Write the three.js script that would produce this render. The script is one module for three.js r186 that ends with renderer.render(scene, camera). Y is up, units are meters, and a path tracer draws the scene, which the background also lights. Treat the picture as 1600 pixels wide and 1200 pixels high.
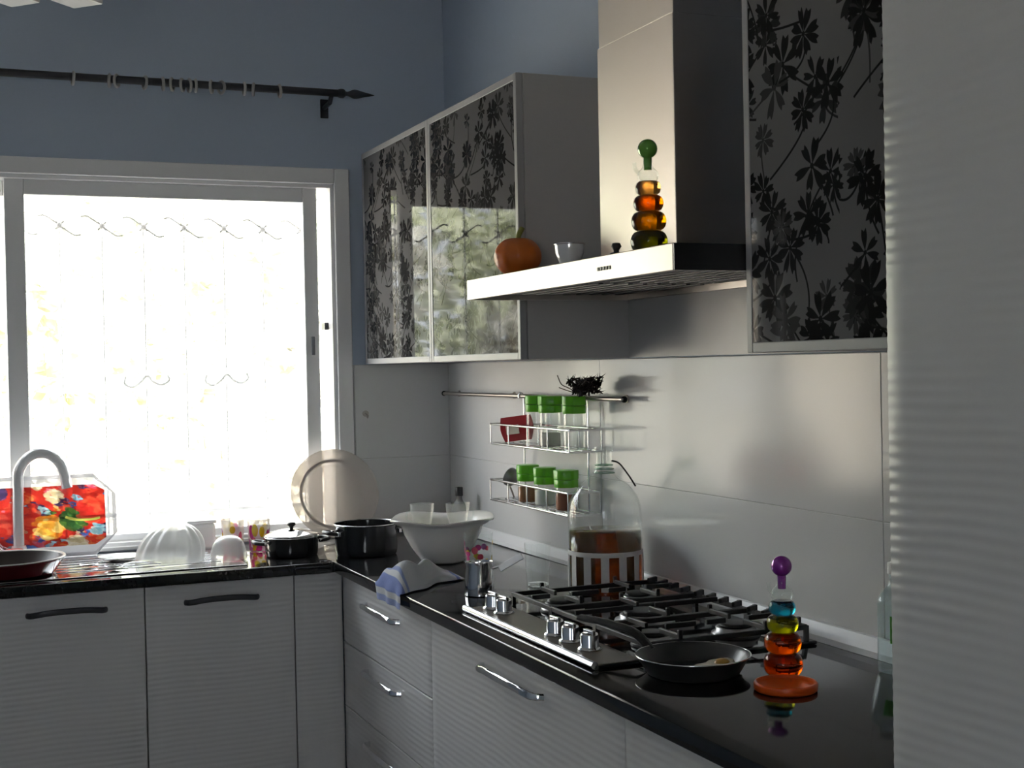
import * as THREE from 'three';
import { RoundedBoxGeometry } from 'three/addons/geometries/RoundedBoxGeometry.js';
import { mergeGeometries, mergeVertices, toCreasedNormals } from 'three/addons/utils/BufferGeometryUtils.js';
import { ImprovedNoise } from 'three/addons/math/ImprovedNoise.js';

// ---------------------------------------------------------------- camera, sky, sun, exposure
const scene = new THREE.Scene();
const camera = new THREE.PerspectiveCamera(31.893, 4 / 3, 0.05, 200);
camera.position.set(-1.6858, 1.4859, 4.5808);
camera.rotation.order = 'YXZ';
camera.rotation.set(-0.01389, -0.39885, -0.01976);

scene.background = new THREE.Color().setRGB(0.92, 0.96, 1.0);
scene.backgroundIntensity = 8.0;

const sun = new THREE.DirectionalLight(new THREE.Color().setRGB(1, 0.95, 0.88), 46);
sun.position.set(-4, 11, 6.5);
sun.target.position.set(-1.5, 1, -5);
sun.castShadow = true;
sun.shadow.mapSize.set(2048, 2048);
Object.assign(sun.shadow.camera, { left: -12, right: 12, top: 12, bottom: -12, near: 0.5, far: 40 });
scene.add(sun, sun.target);

const renderer = new THREE.WebGLRenderer({ antialias: true });
renderer.toneMapping = THREE.LinearToneMapping;
renderer.toneMappingExposure = 1.1;
renderer.shadowMap.enabled = true;

// ---------------------------------------------------------------- helpers
let seed = 20240611;
const rnd = () => { seed = (seed * 1664525 + 1013904223) >>> 0; return seed / 4294967296; };
const rr = (a, b) => a + (b - a) * rnd();
const noise = new ImprovedNoise();
const V = (x, y, z) => new THREE.Vector3(x, y, z);
const PI = Math.PI;

const used = {};
function numbered(n) { const k = used[n] ?? 0; used[n] = k + 1; return k ? `${n}_${String(k).padStart(3, '0')}` : n; }
function thing(name, label, category, [x, y, z] = [0, 0, 0], turn = 0, group) {
  const o = new THREE.Group(); o.name = numbered(name); scene.add(o);
  o.position.set(x, y, z); o.rotation.y = turn; o.userData = { label, category };
  if (group) o.userData.group = group;
  return o;
}
function part(parent, name, geo, mat, label) {
  const m = new THREE.Mesh(geo, mat); m.name = name; m.castShadow = m.receiveShadow = true;
  if (label) m.userData.label = label;
  parent.add(m); return m;
}
function structure(name, label, category) {
  const o = new THREE.Group(); o.name = name; scene.add(o);
  o.userData = { label, category, kind: 'structure' };
  return o;
}
const strip = (g) => { const q = g.index ? g.toNonIndexed() : g; for (const k of Object.keys(q.attributes)) if (!['position', 'normal', 'uv'].includes(k)) q.deleteAttribute(k); if (!q.attributes.uv) q.setAttribute('uv', new THREE.BufferAttribute(new Float32Array(q.attributes.position.count * 2), 2)); return q; };
const merge = (...gs) => mergeGeometries(gs.flat().map(strip));
const at = (g, x, y, z) => g.translate(x, y, z);
const box = (x0, x1, y0, y1, z0, z1) => new THREE.BoxGeometry(x1 - x0, y1 - y0, z1 - z0).translate((x0 + x1) / 2, (y0 + y1) / 2, (z0 + z1) / 2);
const rbox = (x0, x1, y0, y1, z0, z1, r = 0.003, s = 2) => new RoundedBoxGeometry(x1 - x0, y1 - y0, z1 - z0, s, Math.min(r, (x1 - x0) / 2.01, (y1 - y0) / 2.01, (z1 - z0) / 2.01)).translate((x0 + x1) / 2, (y0 + y1) / 2, (z0 + z1) / 2);
const lathe = (pts, n = 48) => new THREE.LatheGeometry(pts.map(([r, y]) => new THREE.Vector2(Math.max(r, 0.00001), y)), n);
const smooth = (pts, n = 40) => { const c = new THREE.SplineCurve(pts.map(([r, y]) => new THREE.Vector2(r, y))); return c.getPoints(n).map((p) => [p.x, p.y]); };
const tube = (pts, r, n = 24, k = 8, closed = false) => new THREE.TubeGeometry(new THREE.CatmullRomCurve3(pts.map((p) => Array.isArray(p) ? V(...p) : p), closed, 'centripetal'), n, r, k, closed);
const rod = (a, b, r, k = 8) => { const A = V(...a), B = V(...b), d = B.clone().sub(A), g = new THREE.CylinderGeometry(r, r, d.length(), k); g.applyQuaternion(new THREE.Quaternion().setFromUnitVectors(V(0, 1, 0), d.clone().normalize())); const m = A.add(B).multiplyScalar(0.5); return g.translate(m.x, m.y, m.z); };
const C = (r, g, b) => new THREE.Color().setRGB(r, g, b);
const std = (c, rough = 0.5, o = {}) => new THREE.MeshStandardMaterial({ color: c, roughness: rough, ...o });
const phy = (c, rough = 0.5, o = {}) => new THREE.MeshPhysicalMaterial({ color: c, roughness: rough, ...o });
function canvas(w, h, draw) {
  const c = document.createElement('canvas'); c.width = w; c.height = h; draw(c.getContext('2d'), w, h);
  const t = new THREE.CanvasTexture(c); t.colorSpace = THREE.SRGBColorSpace; t.wrapS = t.wrapT = THREE.RepeatWrapping; return t;
}
function grain(n, lo, hi, coarse, srgb = true) {
  const d = new Uint8Array(n * n * 4);
  for (let j = 0; j < n; j++) for (let i = 0; i < n; i++) {
    const a = 0.5 + 0.5 * noise.noise(i * coarse / n * 8, j * coarse / n * 8, 3.7), v = lo + (hi - lo) * (0.6 * a + 0.4 * rnd());
    d.set([v, v, v, 255], (j * n + i) * 4);
  }
  const t = new THREE.DataTexture(d, n, n); t.magFilter = THREE.LinearFilter; t.minFilter = THREE.LinearMipmapLinearFilter; t.generateMipmaps = true;
  t.wrapS = t.wrapT = THREE.RepeatWrapping; if (srgb) t.colorSpace = THREE.SRGBColorSpace; t.needsUpdate = true; return t;
}

// ---------------------------------------------------------------- materials
const speckle = grain(256, 20, 70, 4);
const M = {
  paint: std(C(0.45, 0.53, 0.65), 0.75),
  plaster: std(C(0.7, 0.69, 0.67), 0.85),
  ceiling: std(C(0.75, 0.75, 0.74), 0.9),
  floor: std(C(0.3, 0.29, 0.28), 0.35),
  tile: phy(C(0.7, 0.7, 0.7), 0.13, { specularIntensity: 0.4 }),
  grout: std(C(0.62, 0.62, 0.61), 0.9),
  pvc: phy(C(0.85, 0.85, 0.86), 0.3),
  cab: phy(C(0.67, 0.66, 0.66), 0.28),
  carcass: std(C(0.5, 0.5, 0.5), 0.5),
  worktop: phy(C(1, 1, 1), 0.07, { map: null }),
  alu: std(C(0.72, 0.72, 0.73), 0.3, { metalness: 1 }),
  steel: phy(C(0.47, 0.435, 0.405), 0.34, { metalness: 1, anisotropy: 0.85, anisotropyRotation: PI / 2 }),
  polished: std(C(0.78, 0.78, 0.79), 0.08, { metalness: 1 }),
  chrome: std(C(0.82, 0.83, 0.85), 0.12, { metalness: 1 }),
  darkmetal: std(C(0.05, 0.05, 0.055), 0.4, { metalness: 0.6 }),
  iron: std(C(0.012, 0.012, 0.013), 0.45),
  hobglass: phy(C(0.01, 0.01, 0.011), 0.06),
  black: std(C(0.014, 0.014, 0.015), 0.35),
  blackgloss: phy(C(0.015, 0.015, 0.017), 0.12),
  teflon: std(C(0.035, 0.035, 0.036), 0.3),
  porcelain: phy(C(0.8, 0.8, 0.79), 0.18),
  cream: phy(C(0.86, 0.84, 0.8), 0.22),
  glass: phy(C(0.96, 0.98, 0.97), 0.02, { transmission: 1, thickness: 0, ior: 1.5 }),
  pane: phy(C(0.98, 0.99, 0.99), 0.0, { transmission: 1, thickness: 0, ior: 1.5 }),
  greenLid: phy(C(0.13, 0.5, 0.02), 0.3),
  orange: phy(C(0.75, 0.1, 0.012), 0.3),
  terracotta: phy(C(0.56, 0.13, 0.015), 0.3),
  red: phy(C(0.6, 0.03, 0.02), 0.3),
  white: std(C(0.8, 0.8, 0.8), 0.5),
  doorframe: std(C(0.36, 0.36, 0.365), 0.45),
  tap: phy(C(0.88, 0.88, 0.89), 0.15, { clearcoat: 1, clearcoatRoughness: 0.05 }),
};
M.worktop.map = speckle; M.worktop.color = C(0.42, 0.42, 0.45);

// ---------------------------------------------------------------- outside: ground, hedge, wall
{
  const g = structure('ground', 'sunlit garden ground outside the window', 'ground');
  part(g, 'soil', box(-30, 30, -0.45, -0.21, -40, 40), std(C(0.5, 0.46, 0.4), 0.95));
}
{
  const w = thing('garden_wall', 'cream rendered garden wall outside, left of the leafy hedge', 'wall', [-8.2, -0.21, -5.2]);
  part(w, 'wall_face', box(-3.5, 3.5, 0, 2.7, -0.1, 0.1), std(C(0.6, 0.54, 0.46), 0.9));
  part(w, 'coping', rbox(-3.55, 3.55, 2.7, 2.78, -0.16, 0.16, 0.01), std(C(0.7, 0.64, 0.56), 0.9));
}
{
  const leaf = new THREE.BufferGeometry();
  leaf.setAttribute('position', new THREE.BufferAttribute(new Float32Array([0, 0, 0, 0.045, 0.01, 0.06, 0, -0.012, 0.15, -0.045, 0.01, 0.06]), 3));
  leaf.setIndex([0, 1, 2, 0, 2, 3]); leaf.computeVertexNormals();
  const leafMat = phy(C(1, 1, 1), 0.55, { transmission: 0.5, thickness: 0, side: THREE.DoubleSide });
  const h = thing('garden_hedge', 'tall leafy hedge outside, mirrored in the patterned cabinet doors', 'hedge', [0, -0.21, -5]);
  const N = 9500, im = new THREE.InstancedMesh(leaf, leafMat, N), m = new THREE.Matrix4(), q = new THREE.Quaternion(), e = new THREE.Euler(), col = new THREE.Color();
  for (let i = 0; i < N; i++) {
    const x = rr(-4.2, 4.6), top = 3.0 + 0.55 * noise.noise(x * 1.1, 2.2, 0) + 0.25 * noise.noise(x * 4, 7.1, 0), y = top * Math.pow(rnd(), 0.75);
    const z = 0.55 * noise.noise(x * 1.3, y * 1.3, 4.4) + rr(-0.5, 0.5) * (0.7 + 0.3 * rnd());
    e.set(rr(-0.2, 1.6), rr(0, 6.28), rr(-0.8, 0.8)); q.setFromEuler(e);
    const s = rr(0.7, 1.7); m.compose(V(x, y, z), q, V(s, s, s)); im.setMatrixAt(i, m);
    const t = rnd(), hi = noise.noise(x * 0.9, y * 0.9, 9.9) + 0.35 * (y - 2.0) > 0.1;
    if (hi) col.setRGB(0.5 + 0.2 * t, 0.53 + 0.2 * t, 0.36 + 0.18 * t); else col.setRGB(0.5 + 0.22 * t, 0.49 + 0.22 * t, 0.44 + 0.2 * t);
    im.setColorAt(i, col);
  }
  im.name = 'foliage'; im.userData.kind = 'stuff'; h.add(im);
  const bark = std(C(0.4, 0.35, 0.3), 0.9);
  for (let k = 0; k < 9; k++) part(h, 'trunk', tube([[-4 + k, -0.1, 0], [-3.95 + k, 0.9, 0.05], [-4.05 + k, 2.2, -0.05]], 0.06, 10, 7), bark);
}

// ---------------------------------------------------------------- room shell
const X0 = -4.4, Z1 = 6.4, YC = 2.9;
const WX0 = -2.1, WX1 = -0.42, WY0 = 0.915, WY1 = 2.13;     // window opening
{
  const f = structure('floor', 'grey tiled kitchen floor', 'floor');
  part(f, 'floor_slab', box(X0 - 0.2, 0.2, -0.2, 0, -0.2, Z1 + 0.2), M.floor);
  const c = structure('ceiling', 'white plaster ceiling', 'ceiling');
  part(c, 'ceiling_slab', box(X0 - 0.2, 0.2, YC, YC + 0.2, -0.2, Z1 + 0.2), M.ceiling);
  const b = structure('wall_back', 'blue-grey painted wall around the bright window', 'wall');
  part(b, 'plaster', merge(box(X0, WX0, 0, YC, -0.2, 0), box(WX1, 0, 0, YC, -0.2, 0), box(WX0, WX1, 0, WY0, -0.2, 0), box(WX0, WX1, WY1, YC, -0.2, 0)), M.paint);
  const r = structure('wall_right', 'blue-grey painted wall behind the cooker hood', 'wall');
  part(r, 'plaster', box(0, 0.2, 0, YC, -0.2, Z1), M.paint);
  const l = structure('wall_left', 'painted wall left of the kitchen, out of view', 'wall');
  part(l, 'plaster', box(X0 - 0.2, X0, 0, YC, -0.2, Z1), M.paint);
  const n = structure('wall_front', 'painted wall behind the viewer', 'wall');
  const rx0 = -3.5, rx1 = -2.55, ry0 = 0.95, ry1 = 2.2;   // unseen second window, added behind the viewer for fill light
  part(n, 'plaster', merge(box(X0 - 0.2, rx0, 0, YC, Z1, Z1 + 0.2), box(rx1, 0.2, 0, YC, Z1, Z1 + 0.2), box(rx0, rx1, 0, ry0, Z1, Z1 + 0.2), box(rx0, rx1, ry1, YC, Z1, Z1 + 0.2)), M.paint);
  const w2 = structure('window_2', 'unseen white framed window added behind the viewer for fill light', 'window'), fr = (a, b, c, d) => rbox(a, b, c, d, Z1 + 0.05, Z1 + 0.1, 0.004);
  part(w2, 'frame', merge(fr(rx0, rx0 + 0.05, ry0, ry1), fr(rx1 - 0.05, rx1, ry0, ry1), fr(rx0, rx1, ry0, ry0 + 0.05), fr(rx0, rx1, ry1 - 0.05, ry1), fr((rx0 + rx1) / 2 - 0.03, (rx0 + rx1) / 2 + 0.03, ry0, ry1)), M.pvc);
  const pr = structure('sun_blocker', 'unseen slab added to shade the fill window behind the viewer', 'roof');  // unseen slab added to keep sun off the fill window and dim it
  part(pr, 'slab', box(X0 - 0.4, 0.4, 2.62, 2.76, Z1 + 0.2, Z1 + 2.6), M.plaster);
  part(w2, 'pane', box(rx0, rx1, ry0, ry1, Z1 + 0.074, Z1 + 0.0745), M.pane);

  part(r, 'backing_panel', box(-0.0085, -0.0005, 1.5005, 1.66, 1.4085, 2.4635), std(C(0.5, 0.5, 0.5), 0.35), 'plain grey panel under the hood');
  // glazed tiles, each its own piece, on a thin grout bed
  const T = 0.008, J = 0.0006, rows = [[0.9, 1.166], [1.166, 1.498]];
  part(r, 'grout_bed', box(-0.0065, -0.0005, 0.9, 1.498, 0.008, 3.2), M.grout);
  for (const [y0, y1] of rows) for (let k = 0; k < 3; k++) {
    const z0 = 0.009 + k * 1.22, z1 = Math.min(z0 + 1.22, 3.205);
    if (z1 - z0 > 0.05) part(r, 'tile', rbox(-T, -0.001, y0 + J, y1 - J, z0 + J, z1 - J, 0.0015, 1), M.tile);
  }
  part(b, 'grout_bed', box(-0.362, -0.001, 0.9, 1.498, 0.0005, 0.0065), M.grout);
  for (const [y0, y1] of rows) part(b, 'tile', rbox(-0.36 + J, -0.009, y0 + J, y1 - J, 0.001, T, 0.0015, 1), M.tile);
  const t = structure('trim_1', 'white sealing strip along the back of the worktop', 'trim');
  const s = new THREE.Shape([new THREE.Vector2(0, 0), new THREE.Vector2(0.022, 0), new THREE.Vector2(0.02, 0.012), new THREE.Vector2(0.006, 0.036), new THREE.Vector2(0, 0.038)]);
  const g = new THREE.ExtrudeGeometry(s, { depth: 3.19, bevelEnabled: false }); g.scale(-1, 1, 1); g.translate(-T - 0.0005, 0.9, 0.01); g.index || 0;
  const p = g.attributes.position.array; for (let i = 0; i < p.length; i += 9) for (let k = 0; k < 3; k++) { const q = p[i + 3 + k]; p[i + 3 + k] = p[i + 6 + k]; p[i + 6 + k] = q; } g.computeVertexNormals();
  part(t, 'seal', g, M.pvc);
}

// ---------------------------------------------------------------- window
{
  const w = structure('window_1', 'wide white sliding window over the sink counter', 'window');
  const cz = 0.016;
  part(w, 'casing', merge(rbox(WX1, -0.366, 0.9005, 2.184, 0.0005, cz, 0.004), rbox(WX0 - 0.054, WX0, 0.9005, 2.184, 0.0005, cz, 0.004), rbox(WX0, WX1, WY1, 2.184, 0.0005, cz, 0.004)), M.pvc);
  part(w, 'sill', rbox(WX0, WX1, 0.901, WY0, -0.2, 0.009, 0.004), M.pvc);
  part(w, 'outer_frame', merge(box(WX1 - 0.012, WX1, WY0, WY1, -0.16, 0), box(WX0, WX0 + 0.012, WY0, WY1, -0.16, 0), box(WX0, WX1, WY1 - 0.012, WY1, -0.16, 0), box(WX0 + 0.012, WX1 - 0.012, WY0, WY0 + 0.012, -0.14, -0.12), box(WX0 + 0.012, WX1 - 0.012, WY0, WY0 + 0.012, -0.02, 0)), M.pvc);
  const sash = (x0, x1, z, sl, sr) => {
    const y0 = WY0 + 0.014, y1 = WY1 - 0.006, d = 0.035;
    const s = part(w, 'sash', merge(rbox(x0, x0 + sl, y0, y1, z - d, z, 0.004), rbox(x1 - sr, x1, y0, y1, z - d, z, 0.004), rbox(x0 + sl, x1 - sr, y1 - 0.055, y1, z - d, z - 0.002, 0.003), rbox(x0 + sl, x1 - sr, y0, y0 + 0.022, z - d, z - 0.002, 0.003)), M.pvc);
    part(s, 'pane', box(x0 + sl, x1 - sr, y0 + 0.022, y1 - 0.055, z - d / 2 - 0.0005, z - d / 2), M.pane);
    return s;
  };
  const s1 = sash(-1.5, -0.472, -0.03, 0.062, 0.05);
  sash(-2.085, -1.44, -0.085, 0.05, 0.06);
  const hd = part(s1, 'pull', rbox(-0.503, -0.49, 1.535, 1.6, -0.031, -0.022, 0.003), std(C(0.25, 0.26, 0.28), 0.4), 'small grey finger pull');
  hd.castShadow = true;
  part(w, 'catch', rbox(-0.447, -0.433, 1.625, 1.65, -0.1, -0.05, 0.002), M.darkmetal, 'small dark latch keeper');
}
// ---------------------------------------------------------------- iron grille outside the window
{
  const gz = -0.17, g = thing('window_grille', 'pale wrought iron grille with scrolls outside the window', 'grille', [0, 0, gz]);
  const paint = std(C(0.88, 0.87, 0.86), 0.5), dark = std(C(0.5, 0.49, 0.5), 0.5);
  const sp = 0.137;
  for (let k = 0; k < 12; k++) part(g, 'bar', rod([-0.5 - k * sp, WY0 - 0.04, 0], [-0.5 - k * sp, WY1 + 0.02, 0], 0.003, 6), paint);
  for (const y of [1.0, 2.1]) part(g, 'rail', rbox(WX0 + 0.01, WX1 - 0.01, y - 0.006, y + 0.006, -0.013, -0.006, 0.002, 1), paint);
  const sc = merge(tube([[-0.068, 0.03, 0], [-0.05, 0.033, 0], [-0.03, 0.022, 0], [0, 0, 0], [0.03, -0.022, 0], [0.05, -0.033, 0], [0.068, -0.03, 0]], 0.0032, 20, 6), new THREE.SphereGeometry(0.011, 8, 6), rod([-0.014, 0.014, 0], [0.014, -0.014, 0], 0.004, 6), rod([0.014, 0.014, 0], [-0.014, -0.014, 0], 0.004, 6));
  for (let k = 0; k < 12; k++) { const m = part(g, 'scroll', sc, dark); m.position.set(-0.5 - k * sp, 1.985, 0.012); }
  const cs = merge(tube([[-0.07, 0.02, 0], [-0.075, -0.005, 0], [-0.05, -0.018, 0], [-0.02, 0, 0], [0, 0.02, 0], [0.02, 0, 0], [0.05, -0.012, 0], [0.075, 0.005, 0], [0.068, 0.022, 0]], 0.005, 30, 6));
  for (const k of [2, 4, 7, 10]) { const m = part(g, 'scroll', cs, paint); m.position.set(-0.5 - k * sp, 1.455, 0.012); }
}
// ---------------------------------------------------------------- curtain rod
{
  const o = thing('curtain_rod', 'dark curtain rod with spear finial above the window', 'curtain rod', [0, 2.43, 0.1]);
  const rail = std(C(0.02, 0.02, 0.026), 0.35);
  part(o, 'rod', rod([-2.7, 0, 0], [-0.42, 0, 0], 0.0125, 14), rail);
  const f = lathe(smooth([[0, 0], [0.013, 0.002], [0.016, 0.02], [0.007, 0.034], [0.016, 0.06], [0.01, 0.09], [0.002, 0.128], [0, 0.13]], 30), 16); f.rotateZ(-PI / 2); f.translate(-0.425, 0, 0);
  part(o, 'finial', f, rail);
  for (const x of [-0.447, -2.5]) part(o, 'bracket', merge(rod([x, -0.012, 0], [x, -0.03, -0.02], 0.008), rod([x, -0.03, -0.02], [x, -0.035, -0.096], 0.008), rbox(x - 0.014, x + 0.014, -0.07, -0.005, -0.099, -0.091, 0.002)), rail);
  const ringMat = phy(C(0.55, 0.54, 0.52), 0.35, { transmission: 0.25, thickness: 0 });
  const ring = new THREE.TorusGeometry(0.0188, 0.005, 8, 20); ring.rotateY(PI / 2);
  for (const px of [106, 160, 171, 214, 242, 256, 272, 283, 293, 318, 334, 371, 386, 429]) { const m = part(o, 'ring', ring, ringMat); m.position.set(-1.507 + px * 0.002054, -0.005, 0); m.rotation.z = rr(-0.08, 0.08); m.rotation.y = rr(-0.5, 0.5); }
}
// ---------------------------------------------------------------- ceiling light
{
  const o = thing('ceiling_light', 'white ceiling fitting just entering the top left corner', 'ceiling light', [-1.415, 2.47, 0.86]);
  const opal = phy(C(0.8, 0.8, 0.79), 0.25);
  part(o, 'canopy', lathe([[0, 0.43], [0.09, 0.429], [0.09, 0.41], [0.03, 0.395], [0, 0.395]], 28), M.alu);
  part(o, 'stem', rod([0, 0.03, 0], [0, 0.405, 0], 0.008), M.alu);
  part(o, 'arm', merge(rod([-0.085, 0.043, 0.1], [0.08, 0.043, -0.08], 0.006), rod([0.085, 0.043, 0.12], [-0.08, 0.043, -0.12], 0.006)), M.alu);
  for (const [x, z, a] of [[0.08, -0.1, PI / 4], [-0.08, -0.14, PI / 4], [0.085, 0.12, PI / 4], [-0.085, 0.1, PI / 4]]) { const m = part(o, 'shade', new RoundedBoxGeometry(0.1, 0.014, 0.1, 2, 0.004), opal, 'square white glass shade'); m.position.set(x, 0.03, z); m.rotation.y = a; }
}

// ---------------------------------------------------------------- fitted furniture
function wavePanel(w, h, t, sd) {
  const nx = Math.max(5, Math.round(w / 0.035)), ny = Math.round(h / 0.0027), pos = [], uv = [], idx = [], P = 0.0155;
  for (let j = -1; j <= ny + 1; j++) for (let i = -1; i <= nx + 1; i++) {
    const ci = Math.min(nx, Math.max(0, i)), cj = Math.min(ny, Math.max(0, j)), x = (ci / nx - 0.5) * w, y = cj / ny * h, edge = i < 0 || j < 0 || i > nx || j > ny;
    const ph = 0.5 * noise.noise(x * 3.1 + sd, y * 2.2, sd) + 0.22 * noise.noise(x * 9 + sd, y * 7, 5.1);
    const z = edge ? -0.007 : 0.00042 * Math.sin(2 * PI * (y / P + ph)) * (0.75 + 0.5 * noise.noise(x * 6, y * 14, sd + 2));
    pos.push(x, y, z); uv.push(x, y);
  }
  const W = nx + 3;
  for (let j = 0; j < ny + 2; j++) for (let i = 0; i < nx + 2; i++) { const a = j * W + i; idx.push(a, a + 1, a + W + 1, a, a + W + 1, a + W); }
  const g = new THREE.BufferGeometry(); g.setAttribute('position', new THREE.Float32BufferAttribute(pos, 3)); g.setAttribute('uv', new THREE.Float32BufferAttribute(uv, 2)); g.setIndex(idx); g.computeVertexNormals();
  return merge(g, box(-w / 2 + 0.0003, w / 2 - 0.0003, 0.0003, h - 0.0003, -t, -0.006));
}
function bow(len) {
  const L = len / 2, s = new THREE.Shape(); s.absellipse(0, 0, 0.0085, 0.005, 0, 2 * PI);
  const c = new THREE.CatmullRomCurve3([V(-L, -0.006, -0.003), V(-L + 0.01, -0.004, 0.018), V(-L * 0.5, 0.002, 0.03), V(0, 0.004, 0.034), V(L * 0.5, 0.002, 0.03), V(L - 0.01, -0.004, 0.018), V(L, -0.006, -0.003)]);
  return toCreasedNormals(new THREE.ExtrudeGeometry(s, { steps: 36, extrudePath: c, curveSegments: 10 }), 0.9);
}
const TOPY = 0.862, BOT = 0.11;
// window run (fronts face +z)
const doorNames = [['white ribbed base cabinet, right one under the window counter', -1.168, -0.728], ['white ribbed base cabinet, leftmost under the sink counter', -1.608, -1.168]];
doorNames.forEach(([label, x0, x1], k) => {
  const o = thing('base_cabinet', label, 'cabinet', [(x0 + x1) / 2, 0, 0]), w = x1 - x0;
  part(o, 'body', box(-w / 2 + 0.0005, w / 2 - 0.0005, BOT, 0.8655, 0.02, 0.556), M.carcass);
  part(o, 'plinth', box(-w / 2 + 0.001, w / 2 - 0.001, 0, BOT, 0.05, 0.5), M.carcass);
  const d = part(o, 'door', wavePanel(w - 0.005, TOPY - BOT, 0.018, k * 7.3), M.cab); d.position.set(0, BOT, 0.577);
  const hgeo = bow(0.215), h = part(d, 'handle', hgeo, M.darkmetal, 'dark bowed bar handle'); h.position.set([0, -0.005][k] + (k ? 0.01 : 0.003), 0.814 - BOT, 0.001);
});
{
  const o = thing('corner_filler', 'narrow white ribbed filler panel in the cabinet corner', 'panel', [-0.6525, 0, 0]);
  const p = part(o, 'panel', wavePanel(0.146, TOPY - BOT, 0.018, 31.7), M.cab); p.position.set(0, BOT, 0.577);
  part(o, 'plinth', box(-0.074, 0.072, 0, BOT, 0.05, 0.5), M.carcass);
  part(o, 'return_body', box(-0.074, 0.072, BOT, 0.8655, 0.02, 0.556), M.carcass);
}
// hood run (fronts face -x)
function unitRight(name, label, z0, z1, fronts) {
  const w = z1 - z0, o = thing(name, label, 'cabinet', [0, 0, (z0 + z1) / 2]);
  part(o, 'body', box(-0.556, -0.012, BOT, 0.8655, -w / 2 + 0.0005, w / 2 - 0.0005), M.carcass);
  part(o, 'plinth', box(-0.5, -0.05, 0, BOT, -w / 2 + 0.001, w / 2 - 0.001), M.carcass);
  for (const [kind, y0, y1, hy, hl, sd] of fronts) {
    const d = part(o, kind, wavePanel(w - 0.005, y1 - y0 - 0.003, 0.018, sd), M.cab); d.position.set(-0.577, y0, 0); d.rotation.y = -PI / 2;
    if (hl) { const h = part(d, 'handle', bow(hl), M.chrome, 'chrome bowed handle'); h.position.set(0, hy - y0, 0.001); }
  }
  return o;
}
unitRight('drawer_cabinet', 'white ribbed cabinet with three stacked drawers beside the corner', 0.578, 1.394, [['drawer', 0.652, TOPY, 0.806, 0.3, 3.1], ['drawer', 0.455, 0.652, 0.612, 0.3, 4.2], ['drawer', BOT, 0.455, 0.402, 0.3, 5.9]]);
unitRight('base_cabinet', 'wide white ribbed cabinet under the gas hob', 1.394, 2.44, [['door', BOT, TOPY, 0.812, 0.33, 11.4]]);
unitRight('base_cabinet', 'white ribbed base cabinet beside the tall unit', 2.44, 3.2, [['door', BOT, TOPY, 0, 0, 17.4]]);
{
  const o = thing('tall_cabinet', 'tall white ribbed larder cabinet filling the right edge', 'cabinet', [0, 0, 3.82]);
  part(o, 'body', box(-0.578, -0.012, BOT, 2.35, -0.608, 0.6), M.carcass);
  part(o, 'plinth', box(-0.5, -0.05, 0, BOT, -0.6, 0.6), M.carcass);
  for (const z of [-0.304, 0.3]) { const d = part(o, 'door', wavePanel(0.602, 2.24, 0.02, 40 + z * 9), M.cab); d.position.set(-0.6, BOT, z); d.rotation.y = -PI / 2; }
}
// worktop with a sink cut-out
{
  const s = new THREE.Shape([[-2.9, 0.01], [-0.01, 0.01], [-0.01, 3.205], [-0.612, 3.205], [-0.612, 0.612], [-2.9, 0.612]].map(([x, z]) => new THREE.Vector2(x, -z)));
  const hole = new THREE.Path([[-2.02, 0.13], [-2.02, 0.5], [-1.64, 0.5], [-1.64, 0.13]].map(([x, z]) => new THREE.Vector2(x, -z))); s.holes.push(hole);
  const g = new THREE.ExtrudeGeometry(s, { depth: 0.026, bevelEnabled: true, bevelThickness: 0.003, bevelSize: 0.003, bevelSegments: 3, bevelOffset: -0.003 });
  g.rotateX(-PI / 2); g.translate(0, 0.8705, 0); // top at 0.8995
  const p = g.attributes.position, uv = g.attributes.uv; for (let i = 0; i < p.count; i++) uv.setXY(i, p.getX(i) * 3 + p.getY(i), p.getZ(i) * 3 + p.getY(i));
  const o = thing('worktop', 'black polished stone worktop running round the corner', 'worktop');
  part(o, 'slab', toCreasedNormals(g, 0.6), M.worktop);
}
// sink and drainer
{
  const o = thing('sink', 'stainless steel sink and drainer below the window', 'sink', [0, 0.9, 0]);
  const y = 0.003;
  part(o, 'drainer', merge(rbox(-1.62, -0.86, 0, y, 0.07, 0.545, 0.0014), rbox(-2.06, -1.62, 0, y, 0.07, 0.135, 0.0014), rbox(-2.06, -1.62, 0, y, 0.495, 0.545, 0.0014), rbox(-2.06, -2.015, 0, y, 0.135, 0.495, 0.0014)), M.polished);
  part(o, 'bowl', merge(box(-2.015, -1.645, -0.16, -0.157, 0.135, 0.495), box(-2.015, -2.012, -0.157, 0.001, 0.135, 0.495), box(-1.648, -1.645, -0.157, 0.001, 0.135, 0.495), box(-2.015, -1.645, -0.157, 0.001, 0.135, 0.138), box(-2.015, -1.645, -0.157, 0.001, 0.492, 0.495)), M.steel);
  for (let k = 0; k < 6; k++) part(o, 'rib', rbox(-1.4, -0.92, y - 0.001, y + 0.0022, 0.16 + k * 0.055, 0.168 + k * 0.055, 0.0015, 1), M.polished);
}
const DR = 0.9055;  // resting height on the drainer ribs

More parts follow.
